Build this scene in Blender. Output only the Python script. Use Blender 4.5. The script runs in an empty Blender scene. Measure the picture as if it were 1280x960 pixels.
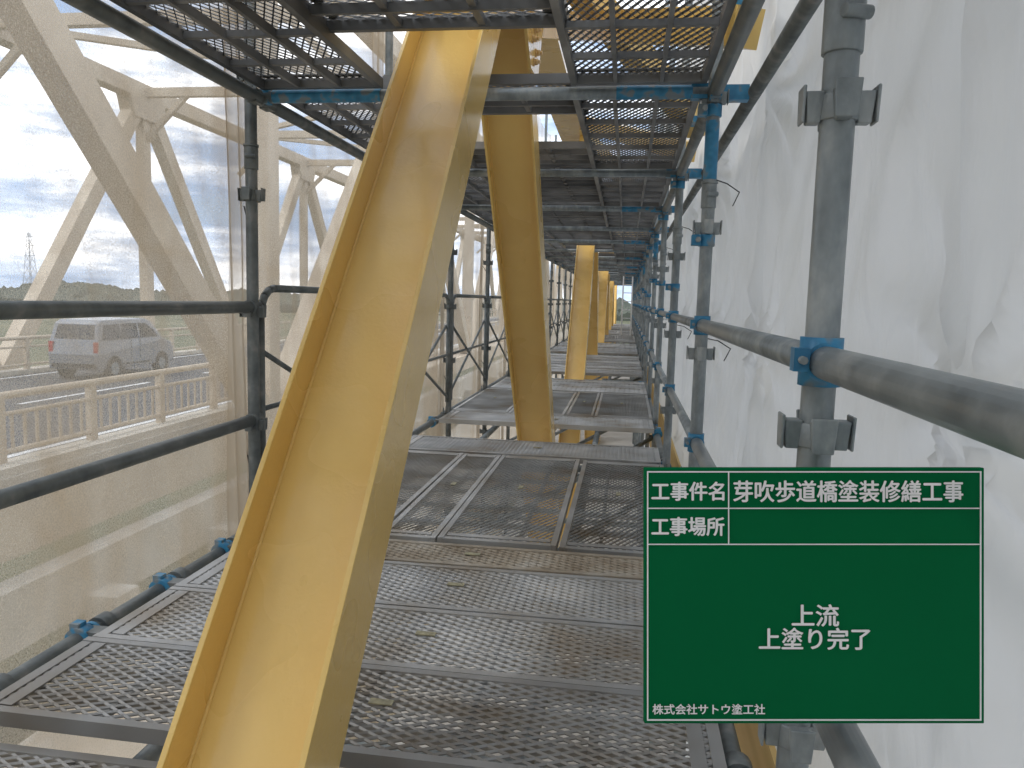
import bpy, math, random
from mathutils import Vector, Matrix, noise
random.seed(7)
sc = bpy.context.scene
sc.view_settings.view_transform = 'Standard'
sc.view_settings.look = 'None'
sc.view_settings.exposure = 0
V = Vector
rad = math.radians

# ------------------------------------------------------------------ materials
def newmat(name):
    m = bpy.data.materials.new(name); m.use_nodes = True
    nt = m.node_tree
    for n in list(nt.nodes): nt.nodes.remove(n)
    out = nt.nodes.new('ShaderNodeOutputMaterial')
    return m, nt, out
def N(nt, t, **kw):
    n = nt.nodes.new(t)
    for k, v in kw.items(): setattr(n, k, v)
    return n
def noise_tex(nt, scale, detail=4, rough=.6, map_scale=None, coord='Object', dist=0):
    if coord=='World':
        tc = N(nt, 'ShaderNodeNewGeometry'); src = tc.outputs['Position']
    else:
        tc = N(nt, 'ShaderNodeTexCoord'); src = tc.outputs[coord]
    if map_scale:
        mp = N(nt, 'ShaderNodeMapping'); mp.inputs['Scale'].default_value = map_scale
        nt.links.new(src, mp.inputs['Vector']); src = mp.outputs['Vector']
    n = N(nt, 'ShaderNodeTexNoise')
    n.inputs['Scale'].default_value = scale; n.inputs['Detail'].default_value = detail
    n.inputs['Roughness'].default_value = rough; n.inputs['Distortion'].default_value = dist
    nt.links.new(src, n.inputs['Vector'])
    return n.outputs['Fac']
def ramp(nt, fac, stops):
    r = N(nt, 'ShaderNodeValToRGB')
    cr = r.color_ramp
    while len(cr.elements) < len(stops): cr.elements.new(.5)
    for e, (p, c) in zip(cr.elements, stops):
        e.position = p; e.color = (c[0], c[1], c[2], 1) if isinstance(c, (tuple, list)) else (c, c, c, 1)
    nt.links.new(fac, r.inputs['Fac'])
    return r.outputs['Color']
def pbr(name, stops, scale=6, rough=.5, metal=0, bump=0, bscale=40, rvar=.0, coat=0, map_scale=None, detail=2, coord='Object', bdist=.01, spec=.5, per_obj=False):
    m, nt, out = newmat(name)
    b = N(nt, 'ShaderNodeBsdfPrincipled')
    f = noise_tex(nt, scale, detail, .62, map_scale, coord)
    col = ramp(nt, f, stops)
    if per_obj:      # every plank has its own wear
        oi = N(nt, 'ShaderNodeObjectInfo'); mr = N(nt, 'ShaderNodeMapRange')
        mr.inputs['To Min'].default_value=.78; mr.inputs['To Max'].default_value=1.22
        nt.links.new(oi.outputs['Random'], mr.inputs['Value'])
        sv = N(nt, 'ShaderNodeVectorMath', operation='SCALE'); nt.links.new(col, sv.inputs[0]); nt.links.new(mr.outputs[0], sv.inputs['Scale'])
        col = sv.outputs[0]
    nt.links.new(col, b.inputs['Base Color'])
    b.inputs['Metallic'].default_value = metal
    b.inputs['Roughness'].default_value = rough
    b.inputs['Specular IOR Level'].default_value = spec
    if rvar:
        rr = N(nt, 'ShaderNodeMapRange'); rr.inputs['From Min'].default_value=.3; rr.inputs['From Max'].default_value=.7
        rr.inputs['To Min'].default_value = max(.03, rough-rvar); rr.inputs['To Max'].default_value = rough+rvar
        nt.links.new(f, rr.inputs['Value']); nt.links.new(rr.outputs['Result'], b.inputs['Roughness'])
    if coat: b.inputs['Coat Weight'].default_value = coat; b.inputs['Coat Roughness'].default_value = .12
    if bump:
        f3 = noise_tex(nt, bscale, 2, .6, None, coord)
        bp = N(nt, 'ShaderNodeBump'); bp.inputs['Strength'].default_value = bump; bp.inputs['Distance'].default_value = bdist
        nt.links.new(f3, bp.inputs['Height']); nt.links.new(bp.outputs['Normal'], b.inputs['Normal'])
    nt.links.new(b.outputs[0], out.inputs['Surface'])
    return m
M = {}
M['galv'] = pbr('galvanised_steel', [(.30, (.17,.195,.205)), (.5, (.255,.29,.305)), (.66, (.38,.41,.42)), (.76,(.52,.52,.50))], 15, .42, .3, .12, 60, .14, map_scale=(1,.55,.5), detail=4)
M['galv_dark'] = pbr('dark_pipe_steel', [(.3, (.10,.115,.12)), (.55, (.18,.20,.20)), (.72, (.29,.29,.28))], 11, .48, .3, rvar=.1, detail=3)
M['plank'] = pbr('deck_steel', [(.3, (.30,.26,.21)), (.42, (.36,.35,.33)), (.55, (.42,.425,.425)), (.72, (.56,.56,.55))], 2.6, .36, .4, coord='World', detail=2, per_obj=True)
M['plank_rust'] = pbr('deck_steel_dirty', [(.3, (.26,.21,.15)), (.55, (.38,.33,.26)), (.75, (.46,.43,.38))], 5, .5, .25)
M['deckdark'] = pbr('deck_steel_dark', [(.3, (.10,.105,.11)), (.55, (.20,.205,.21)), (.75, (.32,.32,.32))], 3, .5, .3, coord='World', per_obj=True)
M['blue'] = pbr('blue_paint', [(.35, (.03,.17,.32)), (.53, (.05,.27,.48)), (.60, (.2,.25,.28))], 14, .45, .1)
M['yellow'] = pbr('yellow_bridge_paint', [(.3, (.80,.53,.155)), (.7, (.86,.595,.19))], 2.5, .28, 0, .24, 75, .06, coat=.4, bdist=.004)
M['beige'] = pbr('beige_bridge_paint', [(.3, (.45,.365,.27)), (.7, (.58,.49,.37))], 1.2, .6, 0)
M['concrete'] = pbr('concrete', [(.3, (.45,.41,.34)), (.7, (.60,.55,.47))], 1.5, .85, 0)
M['asphalt'] = pbr('asphalt', [(.3, (.05,.05,.053)), (.7, (.085,.085,.088))], 3, .85, 0)
M['line'] = pbr('road_marking', [(.3, (.6,.6,.58)), (.7, (.8,.8,.78))], 5, .7)
M['ply'] = pbr('plywood', [(.3, (.50,.33,.10)), (.7, (.70,.49,.20))], 3, .6, 0, map_scale=(1,.2,3))
M['green'] = pbr('sign_green', [(.3, (.0006,.122,.040)), (.7, (.001,.132,.045))], 3, .8, 0, spec=.08)
M['white'] = pbr('white_paint', [(.3, (.84,.84,.84)), (.7, (.9,.9,.9))], 3, .5, 0)
M['car'] = pbr('car_paint_silver', [(.3, (.22,.24,.27)), (.7, (.28,.30,.33))], 1, .35, .25, coat=.3)
M['glass'] = pbr('car_glass', [(.3, (.02,.024,.03)), (.7, (.04,.045,.055))], 1, .08, 0)
M['rubber'] = pbr('rubber', [(.3, .015), (.7, .03)], 8, .8)
M['red'] = pbr('red_lamp', [(.3, (.35,.02,.02)), (.7, (.45,.03,.03))], 3, .3)
M['cord'] = pbr('black_cord', [(.3, .02), (.7, .04)], 8, .8)
M['label'] = pbr('plank_label', [(.35, (.26,.24,.16)), (.6, (.42,.39,.25))], 30, .6)
M['grass'] = pbr('grass_ground', [(.3, (.055,.065,.025)), (.5, (.10,.10,.045)), (.7, (.17,.15,.08))], .03, .95, 0, detail=8)
M['hazy_foliage'] = pbr('hazy_foliage', [(.3, (.06,.07,.055)), (.7, (.11,.12,.09))], .1, .9)  # greyed and lightened: distance haze put into the tree colour
M['tower'] = pbr('tower_steel', [(.3, (.35,.37,.40)), (.7, (.42,.44,.47))], 1, .6)
M['bolt'] = pbr('bolt_paint', [(.3, (.76,.54,.26)), (.7, (.84,.64,.38))], 8, .4)
M['lowsheet'] = pbr('lower_sheet_fabric', [(.3, (.50,.47,.43)), (.7, (.66,.64,.60))], 1.2, .7, 0)

def tarp_mat(name, near):
    m, nt, out = newmat(name)
    d = N(nt, 'ShaderNodeBsdfPrincipled'); d.inputs['Roughness'].default_value = .48
    d.inputs['Specular IOR Level'].default_value = .4
    t = N(nt, 'ShaderNodeBsdfTranslucent')
    if near:
        f = noise_tex(nt, 1.1, 3, .6, (1,1,.8))
        col = ramp(nt, f, [(.26, (.67,.64,.60)), (.40, (.73,.73,.72)), (.75, (.77,.77,.77))])
        nt.links.new(col, d.inputs['Base Color']); nt.links.new(col, t.inputs['Color'])
        f3 = noise_tex(nt, 5, 3, .55, (1,1.3,.5), dist=1.0)
        bp = N(nt, 'ShaderNodeBump'); bp.inputs['Strength'].default_value = .6; bp.inputs['Distance'].default_value = .04
        nt.links.new(f3, bp.inputs['Height'])
        nt.links.new(bp.outputs[0], d.inputs['Normal'])
    else:
        d.inputs['Base Color'].default_value=(.73,.73,.72,1); t.inputs['Color'].default_value=(.73,.73,.72,1)
    mx = N(nt, 'ShaderNodeMixShader'); mx.inputs[0].default_value = .38
    nt.links.new(d.outputs[0], mx.inputs[1]); nt.links.new(t.outputs[0], mx.inputs[2])
    nt.links.new(mx.outputs[0], out.inputs['Surface'])
    return m
M['tarp'] = tarp_mat('white_tarp', True); M['tarp_far'] = tarp_mat('white_tarp_plain', False)
def net_mat(name, grain):
    m, nt, out = newmat(name)
    at = N(nt, 'ShaderNodeAttribute'); at.attribute_name='dirt_and_folds'
    f2 = at.outputs['Fac']
    col = ramp(nt, f2, [(.2, (.76,.70,.60)), (.8, (.55,.455,.335))])
    t = N(nt, 'ShaderNodeBsdfTranslucent'); nt.links.new(col, t.inputs['Color'])
    d = N(nt, 'ShaderNodeBsdfDiffuse'); nt.links.new(col, d.inputs['Color'])
    m1 = N(nt, 'ShaderNodeMixShader'); m1.inputs[0].default_value = .55
    nt.links.new(d.outputs[0], m1.inputs[1]); nt.links.new(t.outputs[0], m1.inputs[2])
    tr = N(nt, 'ShaderNodeBsdfTransparent')
    m2 = N(nt, 'ShaderNodeMixShader')
    op = f2
    if grain:
        f5 = noise_tex(nt, 210, 0, .5)
        ml = N(nt, 'ShaderNodeMath', operation='MULTIPLY_ADD'); ml.inputs[1].default_value = 1.2
        ml2 = N(nt, 'ShaderNodeMath', operation='ADD'); ml2.inputs[1].default_value = -.6
        nt.links.new(f5, ml.inputs[0]); nt.links.new(f2, ml.inputs[2]); nt.links.new(ml.outputs[0], ml2.inputs[0]); op=ml2.outputs[0]
    mr = N(nt, 'ShaderNodeMapRange'); mr.inputs['To Min'].default_value = .27; mr.inputs['To Max'].default_value = .74
    nt.links.new(op, mr.inputs['Value']); nt.links.new(mr.outputs[0], m2.inputs[0])
    nt.links.new(tr.outputs[0], m2.inputs[1]); nt.links.new(m1.outputs[0], m2.inputs[2])
    nt.links.new(m2.outputs[0], out.inputs['Surface'])
    return m
M['net'] = net_mat('mesh_sheet', True)
M['hem'] = net_mat('mesh_sheet_plain', False)

# ------------------------------------------------------------------ mesh builder
class MB:
    def __init__(s): s.v=[]; s.f=[]; s.m=[]; s.s=[]
    def add(s, vs, fs, mi=0, sm=False):
        o=len(s.v); s.v += [tuple(v) for v in vs]
        for f in fs: s.f.append(tuple(i+o for i in f)); s.m.append(mi); s.s.append(sm)
    def box(s, c, size, R=None, mi=0, taper=1.0):
        c=V(c); hx,hy,hz=size[0]/2,size[1]/2,size[2]/2
        vs=[]
        for z in (-1,1):
            k = taper if z<0 else 1
            for x,y in ((-1,-1),(1,-1),(1,1),(-1,1)):
                p=V((x*hx*k,y*hy*k,z*hz))
                if R is not None: p=R@p
                vs.append(c+p)
        s.add(vs, [(3,2,1,0),(4,5,6,7),(0,1,5,4),(1,2,6,5),(2,3,7,6),(3,0,4,7)], mi)
    def tube(s, p0, p1, r, n=14, mi=0, r2=None, caps=True):
        p0=V(p0); p1=V(p1); d=(p1-p0).normalized()
        a = d.cross(V((0,0,1)) if abs(d.z)<.9 else V((1,0,0))).normalized(); b=d.cross(a)
        r2 = r if r2 is None else r2
        vs=[]
        for p,rr in ((p0,r),(p1,r2)):
            for i in range(n):
                t=2*math.pi*i/n; vs.append(p+a*math.cos(t)*rr+b*math.sin(t)*rr)
        s.add(vs, [(i,(i+1)%n,n+(i+1)%n,n+i) for i in range(n)], mi, True)
        if caps:
            o=len(s.v)-2*n
            s.f.append(tuple(o+i for i in reversed(range(n)))); s.m.append(mi); s.s.append(False)
            s.f.append(tuple(o+n+i for i in range(n))); s.m.append(mi); s.s.append(False)
    def path(s, pts, r, n=10, mi=0):
        for a,b in zip(pts[:-1],pts[1:]): s.tube(a,b,r,n,mi)
    def prism(s, poly, x0, x1, mi=0):
        n=len(poly)
        vs=[(x0,y,z) for y,z in poly]+[(x1,y,z) for y,z in poly]
        fs=[tuple(range(n)), tuple(reversed(range(n,2*n)))]+[(i,n+i,n+(i+1)%n,(i+1)%n) for i in range(n)]
        s.add(vs,fs,mi)
    def mesh(s, name, mats):
        me=bpy.data.meshes.new(name); me.from_pydata(s.v,[],s.f)
        for k in mats: me.materials.append(M[k])
        me.polygons.foreach_set('material_index', s.m); me.polygons.foreach_set('use_smooth', s.s)
        me.update(); return me
    def obj(s, name, mats, parent=None, bevel=0):
        o=bpy.data.objects.new(name, s.mesh(name,mats)); sc.collection.objects.link(o)
        if parent: o.parent=parent
        if bevel:
            b=o.modifiers.new('bevel','BEVEL'); b.width=bevel; b.segments=2; b.limit_method='ANGLE'
        return o
def empty(name, loc=(0,0,0)):
    e=bpy.data.objects.new(name,None); e.location=loc; e.empty_display_size=.1; sc.collection.objects.link(e); return e
def inst(name, me, loc, rotz=0, parent=None):
    o=bpy.data.objects.new(name, me); o.location=loc; o.rotation_euler=(0,0,rotz)
    sc.collection.objects.link(o)
    if parent: o.parent=parent
    return o

# ------------------------------------------------------------------ camera (eye 1.0 m above the deck)
cam=bpy.data.cameras.new('camera'); co=bpy.data.objects.new('camera',cam); sc.collection.objects.link(co)
cam.sensor_width=36; cam.lens=27.03; cam.clip_start=.02; cam.clip_end=6000
co.matrix_world = Matrix.Translation((0,0,1.0)) @ Matrix.Rotation(rad(8.26),4,'Z') @ Matrix.Rotation(rad(90-6.28),4,'X') @ Matrix.Rotation(rad(1.5),4,'Z')
sc.camera=co

# ------------------------------------------------------------------ layout constants
XL, XR = -1.54, .29
Y0, B = 1.20, 1.829
NB = 20
rows=[Y0+B*k for k in range(-1,NB)]
CZ=1.84
r0=.0243

# ------------------------------------------------------------------ deck planks (expanded metal)
def plank_mesh(name, L, W, mat, detail=0):
    b=MB()
    h=.038
    for sgn in (-1,1):
        b.box((0,sgn*(W/2-.012),-h/2),(L,.024,h))
        b.box((sgn*(L/2-.015),0,-h/2-.001),(.03,W-.05,h-.002))
    nl = 2 if W>.3 else 1
    for i in range(nl):
        y=(-W/2+(i+1)*W/(nl+1)); b.box((0,y,-.026),(L-.062,.014,.03))
    nc=max(2,int(round(L/.3)))
    for i in range(1,nc):
        x=-L/2+i*L/nc; b.box((x,0,-.0225),(.022,W-.05,.020))
    lx,ly,hw=[(.056,.028,.0024),(.11,.055,.005),(.22,.11,.011)][detail]
    nx=int((L-.05)/(lx/2)); ny=int((W-.04)/(ly/2))
    ax=(L-.05)/nx; ay=(W-.04)/ny
    for i in range(nx):
        for j in range(ny):
            x0=-L/2+.025+i*ax; x1=x0+ax; ya=-W/2+.02+j*ay; yb=ya+ay
            if (i+j)%2: ya,yb=yb,ya
            p=V((x0,ya,-.004)); q=V((x1,yb,-.004)); d=(q-p).normalized(); n=V((-d.y,d.x,0))*hw
            up=V((0,0,.003))
            if detail==0:
                vs=[p-n-up,p+n+up*.2,q+n+up*.2,q-n-up, p-n-up*2,q-n-up*2]
                b.add(vs,[(0,3,2,1),(4,5,3,0)])
            else: b.add([p-n-up,p+n+up*.2,q+n+up*.2,q-n-up],[(0,3,2,1)])
    if detail==0:
        b.box((.06,W*.04,.0005),(.060,.024,.003),None,1)
        for sx in (-1,1): b.box((sx*(L/2-.06),0,-.002),(.035,W-.06,.004),None,0)
    return b.mesh(name,[mat,'label'])
PM={}
def pm(L,W,mat,det):
    k=(L,W,mat,det)
    if k not in PM: PM[k]=plank_mesh('deck_plank_%d_%s'%(int(W*1000),mat),L,W,mat,det)
    return PM[k]
cross_floor=[]; cross_ceil=[]
PER=9.2; slope=1.161; NY,NZ=3.46,2.70
for i in range(6):
    top=NY+PER*i
    for zz,lst in ((0,cross_floor),(CZ,cross_ceil)):
        lst += [top-(NZ-zz)/slope, top+(NZ-zz)/slope]
def hits(a,b,lst): return any(a-.13<c<b+.13 for c in lst)

floor=empty('scaffold_floor_deck'); ceil=empty('scaffold_ceiling_deck')
cl=MB()
LX=XL-.035
def put_plank(parent, cx, cy, z, L, W, along, mat, clamps=False):
    z += random.uniform(-.005,.005)
    o=inst('deck_plank', pm(L,W,mat,0 if cy<8 else (1 if cy<16 else 2)), (cx+random.uniform(-.006,.006),cy,z), 0 if along=='x' else math.pi/2, parent)
    o.rotation_euler.z += random.uniform(-.004,.004)
    if clamps:
        for sx,xx in ((-1,LX),(1,XR)):
            c=V((xx,cy-W/2+.06,-.045)); cl.tube(c-V((0,.022,0)),c+V((0,.022,0)),.040,16,0)
            cl.tube(c+V((0,.07,0)),c+V((0,.12,0)),.037,16,1)
            cl.tube(c+V((0,.035,0)),c+V((0,.05,0)),.034,16,0)
            cl.box(c+V((-sx*.06,.01,.022)),(.09,.05,.014),None,1)
            cl.box(c+V((sx*.01,0,.040)),(.03,.035,.022),None,0)
xm=(XL+XR)/2+.01
for k in range(0,NB-1):
    a=Y0+B*k; e=a+B
    if k==0:
        put_plank(floor,xm,2.88,0,1.76,.24,'x','plank_rust',True)
        for y in (2.55,2.14,1.73): put_plank(floor,xm,y,0,1.76,.40,'x','plank',True)
        continue
    tr = (k%2==0) or hits(a+.05,e-.05,cross_floor)
    if tr:
        y=a+.03
        for w in (.5,.5,.24,.5):
            if not hits(y,y+w,cross_floor):
                put_plank(floor,xm,y+w/2,0,1.76,w,'x','plank',k<4)
            y+=w+.01
    else:
        x=XL+.03
        ws=[.5,.24,.5,.5] if k%4==1 else [.5,.5,.24,.5]
        for w in ws:
            put_plank(floor,x+w/2,(a+e)/2,0,1.77,w,'y','plank'); x+=w+.012
for y,w in ((1.38,.24),(.60,.5),(.08,.5)): put_plank(floor,xm,y,-.06,1.76,w,'x','plank')
CL=XL+.07
for k in range(-1,NB-1):
    a=Y0+B*k; e=a+B
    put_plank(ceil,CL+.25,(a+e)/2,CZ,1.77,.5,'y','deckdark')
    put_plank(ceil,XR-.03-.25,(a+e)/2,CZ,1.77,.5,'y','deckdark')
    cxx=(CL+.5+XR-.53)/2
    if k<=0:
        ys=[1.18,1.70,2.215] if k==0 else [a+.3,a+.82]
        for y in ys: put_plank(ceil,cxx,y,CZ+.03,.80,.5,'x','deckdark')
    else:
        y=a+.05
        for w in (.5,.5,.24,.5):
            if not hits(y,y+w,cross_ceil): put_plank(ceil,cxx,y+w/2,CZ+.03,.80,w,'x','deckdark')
            y+=w+.012
cl.obj('plank_clamps',['blue','galv_dark'],floor)

# ------------------------------------------------------------------ scaffold posts, rails
def pocket(b, x,y,z):
    b.tube((x,y,z-.018),(x,y,z+.018),r0+.004,16,0)
    for dx,dy in ((1,0),(-1,0),(0,1),(0,-1)):
        cx,cy=x+dx*.035,y+dy*.035
        sz=(.026 if dx else .030, .030 if dx else .026, .044)
        b.box((cx,cy,z),sz,None,0,.72)
        b.box((x+dx*.0505,y+dy*.0505,z+.004),(.005 if dx else .038,.038 if dx else .005,.052),None,0,.8)
def post(x,y,near,k):
    b=MB()
    b.tube((x,y,-2.3),(x,y,4.3),r0,24 if near else 10,0)
    off=-.11 if x>0 else 0
    for z in [ -.95,-.475,-.02,.475,.95,1.425,1.90,2.375,2.85]:
        if near or z>-.5: pocket(b,x,y,z-.03+off)
    zs=1.36 if x>0 else 1.50
    b.tube((x,y,zs),(x,y,zs+.09),r0+.004,20,0); b.tube((x,y,zs+.09),(x,y,zs+.10),r0+.007,20,0)
    b.tube((x-.01,y-.035,zs+.05),(x+.03,y-.02,zs+.05),.010,10,0)
    if x>0 and k%3==2:
        b.tube((x,y,1.465),(x,y,1.68),r0+.0012,16,1)
    if x>0 and k>=2:
        for zc in (1.10+.07*(k%3),1.715):
            b.tube((x,y,zc-.022),(x,y,zc+.022),r0+.007,14,1); b.box((x-.040,y-.012,zc),(.034,.046,.040),None,1)
            b.tube((x-.035,y-.05,zc),(x-.035,y+.03,zc),.006,8,0); b.tube((x-.035,y-.056,zc),(x-.035,y-.044,zc),.011,6,0)
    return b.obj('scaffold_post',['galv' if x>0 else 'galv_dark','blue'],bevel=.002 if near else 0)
for k,y in enumerate(rows):
    for x in (XL,XR): post(x,y,y<8,k)
def head(b,p,d):
    p=V(p); d=V(d)
    s=(.06,.04,.055) if abs(d.x)>.5 else (.04,.06,.055)
    b.box(p-d*.055,s,None,1)
    b.box(p-d*.050+V((0,0,.02)),(.010,.010,.10) ,None,0)
for side,x in ((-1,XL),(1,XR)):
    for k in range(len(rows)-1):
        a,e=rows[k],rows[k+1]
        near = e<10
        b=MB()
        zs=[.92 if side>0 else .94,.465] if (side>0 or k<=1) else []
        for z in zs:
            b.tube((x,a+.001,z),(x,e-.001,z),r0*.88 if k>1 else r0,22 if near else 8,0)
            ends=[a] if (side>0 or k<1) else [a,e]
            for yy in ends:
                b.tube((x,yy-.034,z),(x,yy+.034,z),r0+.0055,20,1)
                if side>0:
                    b.tube((x,yy,z-.036),(x,yy,z+.036),r0+.0065,20,1)
                    b.box((x-.036,yy-.030,z+.004),(.022,.026,.034),None,1)
                    b.tube((x-.036,yy-.058,z+.004),(x-.036,yy-.02,z+.004),.006,8,0)
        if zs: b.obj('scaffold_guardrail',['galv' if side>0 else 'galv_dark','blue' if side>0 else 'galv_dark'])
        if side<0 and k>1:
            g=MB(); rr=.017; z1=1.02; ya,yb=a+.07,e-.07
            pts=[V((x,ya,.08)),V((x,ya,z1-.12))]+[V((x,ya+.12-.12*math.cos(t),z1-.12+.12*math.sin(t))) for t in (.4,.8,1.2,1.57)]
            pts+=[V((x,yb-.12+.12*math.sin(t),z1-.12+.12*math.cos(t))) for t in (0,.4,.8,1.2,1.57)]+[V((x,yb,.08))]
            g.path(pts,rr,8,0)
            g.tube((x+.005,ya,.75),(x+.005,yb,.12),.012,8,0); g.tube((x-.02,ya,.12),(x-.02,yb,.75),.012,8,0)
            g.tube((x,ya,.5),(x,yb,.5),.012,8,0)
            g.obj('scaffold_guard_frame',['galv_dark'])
        c=MB()
        for z in (-.045 if side<0 else -.065,CZ-.065):
            xx=(LX if z<0 else XL+.045) if side<0 else x
            c.tube((xx,a+.001,z),(xx,e-.001,z),r0+.002,16 if near else 8,0)
            for yy,d in ((a,V((0,-1,0))),(e,V((0,1,0)))): head(c,(xx,yy,z),d)
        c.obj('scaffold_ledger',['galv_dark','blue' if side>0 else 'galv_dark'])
for k,y in enumerate(rows):
    b=MB()
    for z in (-.069,CZ-.055):
        b.tube((XL,y,z),(XR,y,z),r0,16,0)
        if z>1 and k==2: b.tube((XL+.1,y,z+.001),(XL+.55,y,z+.001),r0+.0012,16,1,caps=False)
        head(b,(XL,y,z),V((-1,0,0))); head(b,(XR,y,z),V((1,0,0)))
        if z>1 and k%2==0: b.tube((XR-.36,y,z),(XR-.08,y,z),r0+.0012,16,1,caps=False)
    b.tube((XL,y,-.95),(XR,y,-.95),r0,10,0)
    b.obj('scaffold_transom',['galv','blue'])
b=MB()
b.tube((.44,-2,1.79),(.44,rows[-1],1.79),.026,14,0)
b.tube((.40,-2,2.10),(.40,rows[-1],2.10),.024,12,0)
for y in rows:
    b.box((.37,y+.05,1.79),(.10,.05,.055),None,1); b.tube((.33,y+.10,1.79),(.33,y+.10,1.90),.007,8,1)
    b.box((.35,y+.05,2.10),(.09,.05,.055),None,1)
b.obj('tarp_support_pipe',['galv_dark','blue'])
b=MB()
for x in (-1.1,-.2): b.tube((x,-2,-.125),(x,35,-.125),r0,10,0)
for k,y in enumerate(rows[:-1]): b.tube((XL,y,-.95),(XR,y+B,-.15),.02,8,0)
b.obj('underdeck_pipes',['galv'])
b=MB()
for x in (-.12,.16): b.tube((x,24.0,0),(x,24.4,2.2),.022,8,0)
for i in range(8): b.tube((-.12,24.05+i*.05,.25+i*.26),(.16,24.05+i*.05,.25+i*.26),.014,6,0)
b.obj('access_ladder',['white'])

# ------------------------------------------------------------------ sheets
def sheet(name, mat, xf, ya, yb, za, zb, dy, dz, parent=None, attr=None):
    ny=int((yb-ya)/dy); nz=int((zb-za)/dz)
    vs=[]; fs=[]; av=[]
    for i in range(ny+1):
        y=ya+(yb-ya)*i/ny
        for j in range(nz+1):
            z=za+(zb-za)*j/nz
            vs.append((xf(y,z),y,z))
            if attr: av.append(attr(y,z))
    for i in range(ny):
        for j in range(nz):
            q=i*(nz+1)+j; fs.append((q,q+nz+1,q+nz+2,q+1))
    me=bpy.data.meshes.new(name); me.from_pydata(vs,[],fs); me.materials.append(M[mat])
    me.polygons.foreach_set('use_smooth',[True]*len(fs))
    if attr:
        at=me.attributes.new('dirt_and_folds','FLOAT','POINT'); at.data.foreach_set('value',av)
    me.update()
    o=bpy.data.objects.new(name,me); sc.collection.objects.link(o)
    if parent: o.parent=parent
    return o
def tarp_x(y,z):
    u=((y-Y0)/B)%1.0; uc=abs(math.sin(math.pi*u))
    bul=.10*uc**.55
    wy=y+.22*noise.noise(V((y*1.3,z*1.3,20))); wz=z+.22*noise.noise(V((y*1.3,z*1.3,40)))
    n1=noise.noise(V((y*.9,z*.6,3)))*.05
    cr=0
    for s,a,o in ((1.3,.09,0),(2.9,.055,7),(5.7,.020,13)):
        cr+=a*(abs(noise.noise(V((wy*s+wz*s*.35,wz*s*.45,o))))-.2)
    fold=0
    yk=Y0+B*round((y-Y0)/B)
    for zt in (-.2,.85,1.8):
        dy=y-yk; dz=z-zt; d=math.hypot(dy,dz)+1e-4
        ang=math.atan2(dz,dy)
        fold+=.045*abs(math.sin(ang*5.5+yk*3+d*2))*math.exp(-d/.45)*min(1,d/.08)
        fold-=.03*math.exp(-(d/.10)**2)
    gath=.014*math.sin(y*34+z*3+2*math.sin(z*2))*math.exp(-min(u,1-u)*B/.18)
    seam=-.012 if (y-1.56-.03*math.sin(z*2))%3.66<1.83 else 0
    x=.475+bul*(.65+.35*math.sin(z*2.3+y))+n1*(.3+uc)+cr*(.5+.5*uc)+fold+gath+seam
    lim=.405 if z<1.6 else .47
    return x if x>lim+.03 else lim+.03*math.exp((x-lim-.03)/.03)
tp=empty('white_tarp_wall')
sheet('tarp_near','tarp',tarp_x,-2.2,7.5,-2.4,4.3,.02,.025,tp)
sheet('tarp_far','tarp_far',tarp_x,7.5,rows[-1],-2.4,4.3,.10,.12,tp)
def net_x(y,z):
    u=((y-Y0)/B)%1.0; uc=abs(math.sin(math.pi*u))
    return -1.65-.06*uc**.6-.03*noise.noise(V((y*1.1,z*.7,5)))-.012*noise.noise(V((y*5,z*1.4,2)))-.012*math.sin(y*26+z*1.5)*math.exp(-min(u,1-u)*9)
def net_d(y,z):  # dirt noise, plus darker, denser tone at folds, seams and towards the bottom
    u=((y-Y0)/B)%1.0; e=min(u,1-u)*B
    d=.36+.55*noise.noise(V((y*1.3,z*.6,31)))+.4*noise.noise(V((y*4.5+z,z*1.1,8)))+.22*noise.noise(V((y*14,z*3,8)))
    d+=.35*math.exp(-(e/.12)**2)+.20*abs(math.sin(y*26+z*1.5))*math.exp(-e*4)
    d+=.16/(1+math.exp((z-.15)*9))
    rg=1-abs(noise.noise(V((y*2.2+z*1.1,z*.8-y*.3,77))))*2.0
    d+=.30*max(0,rg)**9
    for zc in (-.35,1.12,2.5): d+=.22*math.exp(-((z-zc-.02*math.sin(y*3))/.02)**2)
    return max(0,min(1,d))
nt_=empty('mesh_sheet_wall')
sheet('net_near','net',net_x,-2.5,8,-2.4,4.3,.025,.03,nt_,net_d)
sheet('net_far','hem',net_x,8,rows[-1],-2.4,4.3,.12,.2,nt_,net_d)
for y in rows[:8]:
    def hx(yy,z,y=y): return -1.615-.014*math.sin((yy-y)*70+z*2.2)-.01*noise.noise(V((yy*9,z*2,4)))
    w=.075+.02*math.sin(y*7)
    sheet('net_hem','hem',hx,y-w*.8,y+w*1.2,-2.4,4.3,.012,.08,nt_,lambda yy,z,y=y: .7+.25*math.sin((yy-y)*70+z*2.2+.8))
b=MB()
for k,y in enumerate(rows):
    for z in ((.85,1.45) if k!=1 else ()):
        p=V((XR+.02,y+.02,z+.02)); q=V((.41,y+.07,z-.02))
        b.path([p,(p+q)/2+V((0,.01,.01)),q],.0022,6,0); b.path([q,q+V((-.012,.01,-.03)),q+V((-.02,.02,-.05))],.002,6,0)
    for z in (.25,1.3):
        p=V((XL-.02,y,z)); q=V((-1.61,y+.07,z+.06)); b.path([p,q],.003,6,0)
b.obj('tie_cords',['cord'])
b=MB()
for k in range(len(rows)-1):
    b.box((.375,rows[k]+B/2,-.42+.01*(k%2)),(.014,B-.01,.80),None,0)
b.obj('plywood_toe_board',['ply'])
vs=[];fs=[]
nx,ny=12,78
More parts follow.
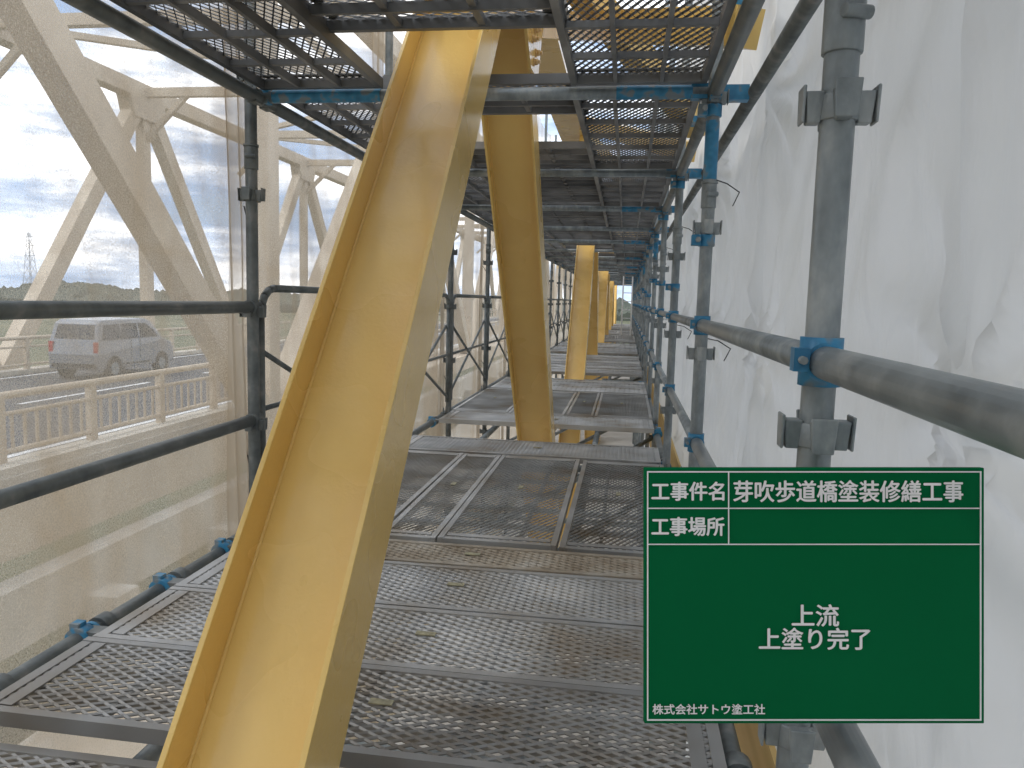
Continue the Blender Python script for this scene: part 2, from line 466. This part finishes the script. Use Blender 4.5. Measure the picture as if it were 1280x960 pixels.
for i in range(ny+1):
    for j in range(nx+1):
        y=-2.2+i*.5; x=-1.62+j*(2.2/nx); vs.append((x,y,-2.25+.08*noise.noise(V((x*1.5,y*1.5,0)))))
for i in range(ny):
    for j in range(nx):
        q=i*(nx+1)+j; fs.append((q,q+1,q+nx+2,q+nx+1))
me=bpy.data.meshes.new('lower_sheet'); me.from_pydata(vs,[],fs); me.materials.append(M['lowsheet']); me.update()
o=bpy.data.objects.new('lower_protection_sheet',me); sc.collection.objects.link(o)

# ------------------------------------------------------------------ yellow footbridge truss
tr=empty('yellow_bridge_truss')
BX=-.645; BW=.265; FD=.19
def hbeam(name,p,q,W=BW,F=FD,tf=.012,tw=.010,X=BX):
    p=V((X,p[0],p[1])); q=V((X,q[0],q[1])); d=(q-p); L=d.length; d.normalize()
    n=V((1,0,0)).cross(d); R=Matrix((V((1,0,0)),n,d)).transposed()
    c=(p+q)/2; b=MB()
    b.box(c,(W-tf*2+.001,tw,L),R,0)
    for s in (-1,1): b.box(c+V((s*(W/2-tf/2),0,0)),(tf,F,L),R,0)
    for s in (-1,1):
        for sg in (-1,1):
            b.tube(p+V((s*(W/2-tf-.002),0,0))+n*sg*(tw/2+.001), q+V((s*(W/2-tf-.002),0,0))+n*sg*(tw/2+.001), .005,8,0)
    return b.obj(name,['yellow'],tr,bevel=.0015)
half=PER/2; bot=NZ-half*slope
for i in range(-1,5):
    top=NY+PER*i
    hbeam('diagonal_up',(top-half+.1,bot+.1*slope),(top-.12,NZ-.12*slope))
    hbeam('diagonal_down',(top+.12,NZ-.12*slope),(top+half-.1,bot+.1*slope))
    g=MB()
    for sx in (-1,1):
        x=BX+sx*(BW/2+.009)
        for zc,sg in ((NZ,-1),(bot,1)):
            yc=top if sg<0 else top+half
            poly=[(yc-.85,zc+.15*-sg),(yc-.85,zc+.08*sg),(yc-.60,zc+.58*sg),(yc-.32,zc+.60*sg),(yc,zc+.40*sg),(yc+.32,zc+.60*sg),(yc+.60,zc+.58*sg),(yc+.85,zc+.08*sg),(yc+.85,zc-.15*sg)]
            g.prism(poly,x-.007,x+.007,0)
            if top<25:
              for side in (-1,1):
                for r_ in range(4):
                    for c_ in (-.05,.05):
                        t=.26+r_*.085; yy=yc+side*t/slope; zz=zc+sg*t
                        yy+=c_*.75; zz+=c_*.65*side*-sg
                        p=V((x+sx*.007,yy,zz)); g.tube(p,p+V((sx*.006,0,0)),.021,12,1); g.tube(p+V((sx*.006,0,0)),p+V((sx*.022,0,0)),.015,6,1); g.tube(p+V((sx*.022,0,0)),p+V((sx*.034,0,0)),.009,8,1)
    g.obj('gusset_plates',['yellow','bolt'],tr)
    g=MB()
    g.box((-.02,top,2.75),(.85,.2,.22)); g.box((-2.2,top,2.75),(2.9,.2,.22))
    def lat(p,q,w=.12):
        p=V(p);q=V(q);d=(q-p);L=d.length;d.normalize();n=V((0,0,1)).cross(d).normalized();m_=d.cross(n);R=Matrix((d,n,m_)).transposed(); g.box((p+q)/2,(L,w,.14),R,0)
    lat((-.5,top+1.3,2.62),(.40,top-.40,2.02)); lat((-.5,top+.3,2.7),(.40,top+1.6,2.10)); lat((-.5,top+4.6,2.8),(.40,top+2.4,2.1)); lat((-.5,top+4.8,2.7),(.40,top+7.2,2.1))
    lat((-.5,top+.1,2.6),(.40,top-1.3,2.15))
    g.obj('lateral_bracing',['yellow'],tr)
for zc in (NZ+.16,bot-.1):
    g=MB(); g.box((BX,20,zc),(BW-.02,62,.28)); g.obj('chord',['yellow'],tr)

# ------------------------------------------------------------------ digital site-board overlay, built as a physical board
sb=empty('site_board_overlay')
sb.matrix_world = Matrix.Translation((.219,.861,.683)) @ Matrix.Rotation(rad(8.26),4,'Z') @ Matrix.Rotation(rad(90-6.28),4,'X') @ Matrix.Rotation(rad(1.5),4,'Z')
W_,H_=.376,.283
def px(x,y): return ((x-1017.5)/425*W_, -(y-745)/320*H_)
b=MB(); b.box((0,0,-.004),(W_,H_,.008)); b.obj('board',['green'],sb,bevel=.001)
b=MB()
def rect(x0,y0,x1,y1,t=1.6):
    a=px(x0,y0); c=px(x1,y1); t=t/425*W_
    for (u0,v0,u1,v1) in ((a[0],a[1],c[0],a[1]),(a[0],c[1],c[0],c[1]),(a[0],a[1],a[0],c[1]),(c[0],a[1],c[0],c[1])):
        b.box(((u0+u1)/2,(v0+v1)/2,.0005 if u0==u1 else .0007),(abs(u1-u0)+t,abs(v1-v0)+t,.001))
def seg(x0,y0,x1,y1,z=.0009,t=1.3):
    a=px(x0,y0); c=px(x1,y1); t=t/425*W_
    b.box(((a[0]+c[0])/2,(a[1]+c[1])/2,z),(abs(c[0]-a[0])+t,abs(c[1]-a[1])+t,.001))
rect(809,590,1225,900); seg(810,635.5,1224,635.5); seg(810,680.5,1224,680.5); seg(910,591,910,680,.0011)
b.obj('ruled_lines',['white'],sb)
def text(s, x, y, hpx, wpx, bold=.7):
    cu=bpy.data.curves.new('lettering','FONT'); cu.body=s; cu.size=1; cu.align_x='LEFT'; cu.resolution_u=6
    o=bpy.data.objects.new('tmp',cu); sc.collection.objects.link(o)
    bpy.context.view_layer.update()
    dg=bpy.context.evaluated_depsgraph_get(); src=bpy.data.meshes.new_from_object(o.evaluated_get(dg))
    bpy.data.objects.remove(o)
    xs=[v.co.x for v in src.vertices]; ys=[v.co.y for v in src.vertices]
    x0,x1,y0,y1=min(xs),max(xs),min(ys),max(ys)
    tw=wpx/425*W_; th=hpx/320*H_
    cx,cy=px(x,y); u=W_/425
    base=[((v.co.x-(x0+x1)/2)/(x1-x0)*tw+cx,(v.co.y-(y0+y1)/2)/(y1-y0)*th+cy) for v in src.vertices]
    fs=[tuple(p.vertices) for p in src.polygons]
    g=MB()
    for i,(dx,dy) in enumerate(((0,0),(bold,0),(-bold,0),(0,bold*.7),(0,-bold*.7))):
        g.add([(a+dx*u,c+dy*u,.0016+i*.00012) for a,c in base],fs,0)
    g.obj('lettering',['white'],sb)
text('工事件名',859,614,23,90); text('芽吹歩道橋塗装修繕工事',1059,614,27,286)
text('工事場所',859,658,23,90)
text('上流',1018,769,27,58); text('上塗り完了',1017,798,27,138); text('株式会社サトウ塗工社',885,886,13,140,.35)
b=MB()
p=V((XR,Y0,.62)); q=sb.matrix_world@V((.03,-.02,-.01))
b.tube(q,p,.008,10,0); b.tube(p-V((0,0,.03)),p+V((0,0,.03)),r0+.008,16,0)
o=b.obj('clamp_arm',['galv_dark']); o.parent=sb; o.matrix_parent_inverse=sb.matrix_world.inverted()

# ------------------------------------------------------------------ road bridge at left
rb=empty('beige_truss_road_bridge')
RZ=-1.75
def member(b,X,p,q,w,d=None):
    p=V((X,p[0],p[1])); q=V((X,q[0],q[1])); dd=(q-p); L=dd.length; dd.normalize(); n=V((1,0,0)).cross(dd); R=Matrix((V((1,0,0)),n,dd)).transposed()
    b.box((p+q)/2,(d or w*.8,w,L),R,0)
b=MB()
XN=-8.0; HP=11.2; TZ=9.0; BZ=-2.1
for i in range(-2,6):
    yb=16.4+2*HP*i; yt=yb-HP
    member(b,XN,(yt,TZ),(yb,BZ),.55); member(b,XN,(yb,BZ),(yb+HP*.92,TZ),.55)
    member(b,XN-.02,(yb,BZ),(yb,TZ),.5,.42); member(b,XN-.02,(yt,BZ),(yt,TZ),.4,.36)
b.box((XN,40,TZ),(.6,200,.6)); b.box((XN,40,BZ-.05),(.6,200,.7))
b.obj('near_truss',['beige'],rb)
b=MB(); XF=-20.0; 
for i in range(-3,9):
    yt=30+16*i
    member(b,XF,(yt,TZ),(yt-8,BZ),.6); member(b,XF,(yt,TZ),(yt+8,BZ),.6,.50); member(b,XF+.02,(yt,BZ),(yt,TZ),.45)
    b.prism([(yt-1.3,TZ+.1),(yt+1.3,TZ+.1),(yt+.9,TZ-1.1),(yt-.9,TZ-1.1)],XF-.315,XF+.315)
b.box((XF,40,TZ),(.62,200,.6)); b.box((XF,40,BZ),(.6,200,.7))
b.obj('far_truss',['beige'],rb)
b=MB()
for i in range(-3,14):
    y=30+8*i
    b.box(((XN+XF)/2,y,TZ),(12,.3,.35))
    for s,xx in ((1,XN),(-1,XF)):
        pa=V((xx,y,TZ-2.0)); pb=V((xx-s*2.0,y,TZ-.1)); d=(pb-pa); L=d.length; d.normalize(); n=V((0,1,0)); m_=n.cross(d); R=Matrix((m_,n,d)).transposed(); b.box((pa+pb)/2,(.2,.2,L),R)
    if i%2==0:
        for s in (-1,1):
            pa=V((XN,y,TZ)); pb=V((XF,y+8*s,TZ)); d=pb-pa; L=d.length; d.normalize(); n=V((0,0,1)).cross(d); R=Matrix((d,n,V((0,0,1)))).transposed(); b.box((pa+pb)/2+V((0,0,-.05*s)),(L,.22,.2),R)
b.obj('top_bracing',['beige'],rb)
b=MB(); b.box(((XN+XF)/2,40,RZ-.3),(10.6,240,.6),None,0)
b.box((XN-1.0,40,RZ+.06),(.5,240,.14),None,0); b.box((XF+1.0,40,RZ+.06),(.5,240,.14),None,0)
b.box((XN+.55,40,RZ-1.35),(.35,240,.8),None,0)
for i in range(-5,40): b.box((XN+.95,i*3.2,RZ-1.75),(.5,.5,.5),None,0)
b.obj('deck_slab',['concrete'],rb)
b=MB(); b.add([(-18.9,-80,RZ+.004),(-9.1,-80,RZ+.004),(-9.1,160,RZ+.004),(-18.9,160,RZ+.004)],[(0,1,2,3)]); b.obj('asphalt_road',['asphalt'],rb)
b=MB()
for xx in (-9.8,-18.3): b.add([(xx-.08,-80,RZ+.008),(xx+.08,-80,RZ+.008),(xx+.08,160,RZ+.008),(xx-.08,160,RZ+.008)],[(0,1,2,3)])
for i in range(-10,20): b.add([(-14.08,i*8,RZ+.008),(-13.92,i*8,RZ+.008),(-13.92,i*8+5,RZ+.008),(-14.08,i*8+5,RZ+.008)],[(0,1,2,3)])
b.obj('lane_markings',['line'],rb)
b=MB()
for xx in (-9.1,-18.9):
    z0=RZ+.13
    for zz,rr in ((z0+1.0,.06),(z0+.15,.04),(z0+.72,.035)): b.tube((xx,-20,zz),(xx,120,zz),rr,8,0)
    for i in range(0,71): b.box((xx,-20+2*i,z0+.5),(.12,.14,1.0))
    if xx>-10:
        for i in range(0,300): b.box((xx,-5+.25*i,z0+.42),(.025,.05,.56))
b.obj('bridge_railing',['beige'],rb)
b=MB(); b.box((-5.2,40,-4.2),(2.6,240,.25)); b.obj('service_walkway',['concrete'])

# van -----------------------------------------------------------
van=empty('silver_minivan',(-16.3,22.7,RZ+.008)); van.scale=(1.0,.96,1.02)
prof=[(-1.95,.30),(-2.0,.75),(-1.93,1.15),(-1.78,1.68),(-1.6,1.76),(.55,1.78),(.85,1.70),(1.40,1.12),(1.88,.98),(2.0,.78),(2.0,.32)]
b=MB(); n=len(prof)
def vx(z,s): return s*(.84 if z<1.1 else .84-.13*(z-1.1)/.68)
vs=[(vx(z,-1),y,z) for y,z in prof]+[(vx(z,1),y,z) for y,z in prof]
b.add(vs,[tuple(range(n)),tuple(reversed(range(n,2*n)))]+[(i,n+i,n+(i+1)%n,(i+1)%n) for i in range(n)],0)
b.obj('body',['car'],van,bevel=.04)
b=MB()
for s in (-1,1):
    for poly in ([(-1.70,1.18),(-1.58,1.62),(-.85,1.64),(-.85,1.18)],[(-.78,1.18),(-.78,1.64),(.05,1.64),(.05,1.18)],[(.12,1.18),(.12,1.64),(.52,1.63),(.92,1.42),(1.12,1.18)]):
        pts=[(vx(z,s)+s*.006,y,z) for y,z in poly]; b.add(pts,[tuple(range(len(pts)))] ,0)
    b.box((s*.842,-.37,.78),(.006,.015,.8),None,2); b.box((s*.842,.09,.78),(.006,.015,.8),None,2); b.box((s*.843,-.5,.42),(.008,2.4,.05),None,2)
    for yy in (-1.25,1.28): b.tube((s*.80,yy,.33),(s*.848,yy,.33),.37,24,2)
b.add([(-.66,-1.925,1.20),(.66,-1.925,1.20),(.60,-1.80,1.62),(-.60,-1.80,1.62)],[(0,1,2,3)],0)
b.add([(-.68,1.37,1.16),(.68,1.37,1.16),(.60,.90,1.66),(-.60,.90,1.66)],[(0,1,2,3)],0)
for s in (-1,1): b.box((s*.74,-1.96,.95),(.14,.06,.34),None,1)
b.box((0,-2.0,.42),(1.4,.05,.12),None,2)
b.obj('windows_and_lamps',['glass','red','rubber'],van)
for i,(yy,s) in enumerate(((-1.25,-1),(-1.25,1),(1.28,-1),(1.28,1))):
    b=MB(); b.tube((s*.66,yy,.31),(s*.855,yy,.31),.31,24,0); b.tube((s*.85,yy,.31),(s*.865,yy,.31),.19,16,1); b.obj('wheel_%d'%(i+1),['rubber','galv'],van)

# ------------------------------------------------------------------ ground, distant trees, pylon
b=MB(); b.add([(-4000,-4000,-9),(4000,-4000,-9),(4000,4000,-9),(-4000,4000,-9)],[(0,1,2,3)]); b.obj('ground',['grass'])
b=MB(); 
R=420
for layer in range(3):
    rr=R+layer*30; prev=None; nn=1400
    for i in range(nn+1):
        a=rad(60+ i*140/nn); x=rr*math.cos(a); y=rr*math.sin(a)
        h=7+layer*2+5*noise.noise(V((i*.02,layer*5,0)))+3*noise.noise(V((i*.11,layer,0)))+1.6*noise.noise(V((i*.5,layer,2)))
        cur=((x,y,-9.2),(x*1.0,y,-9+h*.6),(x*1.01,y*1.01,-9+h))
        if prev: b.add([prev[0],cur[0],cur[1],prev[1],prev[2],cur[2]],[(0,1,2,3),(3,2,5,4)])
        prev=cur
b.obj('distant_trees',['hazy_foliage'])
b=MB(); c0=V((-415,490,-9)); H=48
def leg(t,sx,sy): w=4.2*(1-t)+.6*t; return c0+V((sx*w,sy*w,H*t))
ts=[0,.2,.38,.54,.68,.8,.9,1]
for sx,sy in ((-1,-1),(1,-1),(1,1),(-1,1)):
    b.tube(leg(0,sx,sy),leg(1,sx,sy),.18,5)
for t0,t1 in zip(ts[:-1],ts[1:]):
    cs=((-1,-1),(1,-1),(1,1),(-1,1))
    for a_,b_ in zip(cs,cs[1:]+cs[:1]): b.tube(leg(t0,*a_),leg(t1,*b_),.09,4); b.tube(leg(t0,*b_),leg(t1,*a_),.09,4)
for t,w in ((.66,9),(.8,7.5),(.93,6)):
    z=H*t; b.tube(c0+V((-w,w*.6,z)),c0+V((w,-w*.6,z)),.2,5); b.tube(c0+V((-w,w*.6,z)),c0+V((0,0,z+2.4)),.12,4); b.tube(c0+V((w,-w*.6,z)),c0+V((0,0,z+2.4)),.12,4)
b.obj('transmission_tower',['tower'])

# ------------------------------------------------------------------ light
w=bpy.data.worlds.new('World'); sc.world=w; w.use_nodes=True; nt=w.node_tree
for n_ in list(nt.nodes): nt.nodes.remove(n_)
out=N(nt,'ShaderNodeOutputWorld'); bg=N(nt,'ShaderNodeBackground'); bg.inputs['Strength'].default_value=.15
sky=N(nt,'ShaderNodeTexSky'); sky.sky_type='NISHITA'; sky.sun_disc=False
sky.sun_elevation=rad(48); sky.sun_rotation=rad(-110)
tc=N(nt,'ShaderNodeTexCoord'); mp=N(nt,'ShaderNodeMapping'); mp.inputs['Scale'].default_value=(1,1,4.5)
nz=N(nt,'ShaderNodeTexNoise'); nz.inputs['Scale'].default_value=3.6; nz.inputs['Detail'].default_value=5; nz.inputs['Roughness'].default_value=.6
nt.links.new(tc.outputs['Generated'],mp.inputs['Vector']); nt.links.new(mp.outputs[0],nz.inputs['Vector'])
cc=ramp(nt,nz.outputs['Fac'],[(.40,(.20,.28,.42)),(.49,(.40,.46,.56)),(.60,(1,1,1))])
vm=N(nt,'ShaderNodeVectorMath',operation='SCALE'); vm.inputs['Scale'].default_value=17.5; nt.links.new(cc,vm.inputs[0])
fac=ramp(nt,nz.outputs['Fac'],[(.30,.70),(.45,1.0)])
mx=N(nt,'ShaderNodeMixRGB'); nt.links.new(fac,mx.inputs[0]); nt.links.new(sky.outputs[0],mx.inputs[1]); nt.links.new(vm.outputs[0],mx.inputs[2])
nt.links.new(mx.outputs[0],bg.inputs['Color']); nt.links.new(bg.outputs[0],out.inputs['Surface'])
sl=bpy.data.lights.new('sun','SUN'); sl.energy=1.5; sl.angle=rad(12); sl.color=(1,.96,.9)
so=bpy.data.objects.new('sun',sl); sc.collection.objects.link(so)
el=rad(48); az=V((-math.sin(rad(110)),math.cos(rad(110)),0))
dirv=V((az.x*math.cos(el),az.y*math.cos(el),math.sin(el)))
so.rotation_euler=dirv.to_track_quat('Z','Y').to_euler()
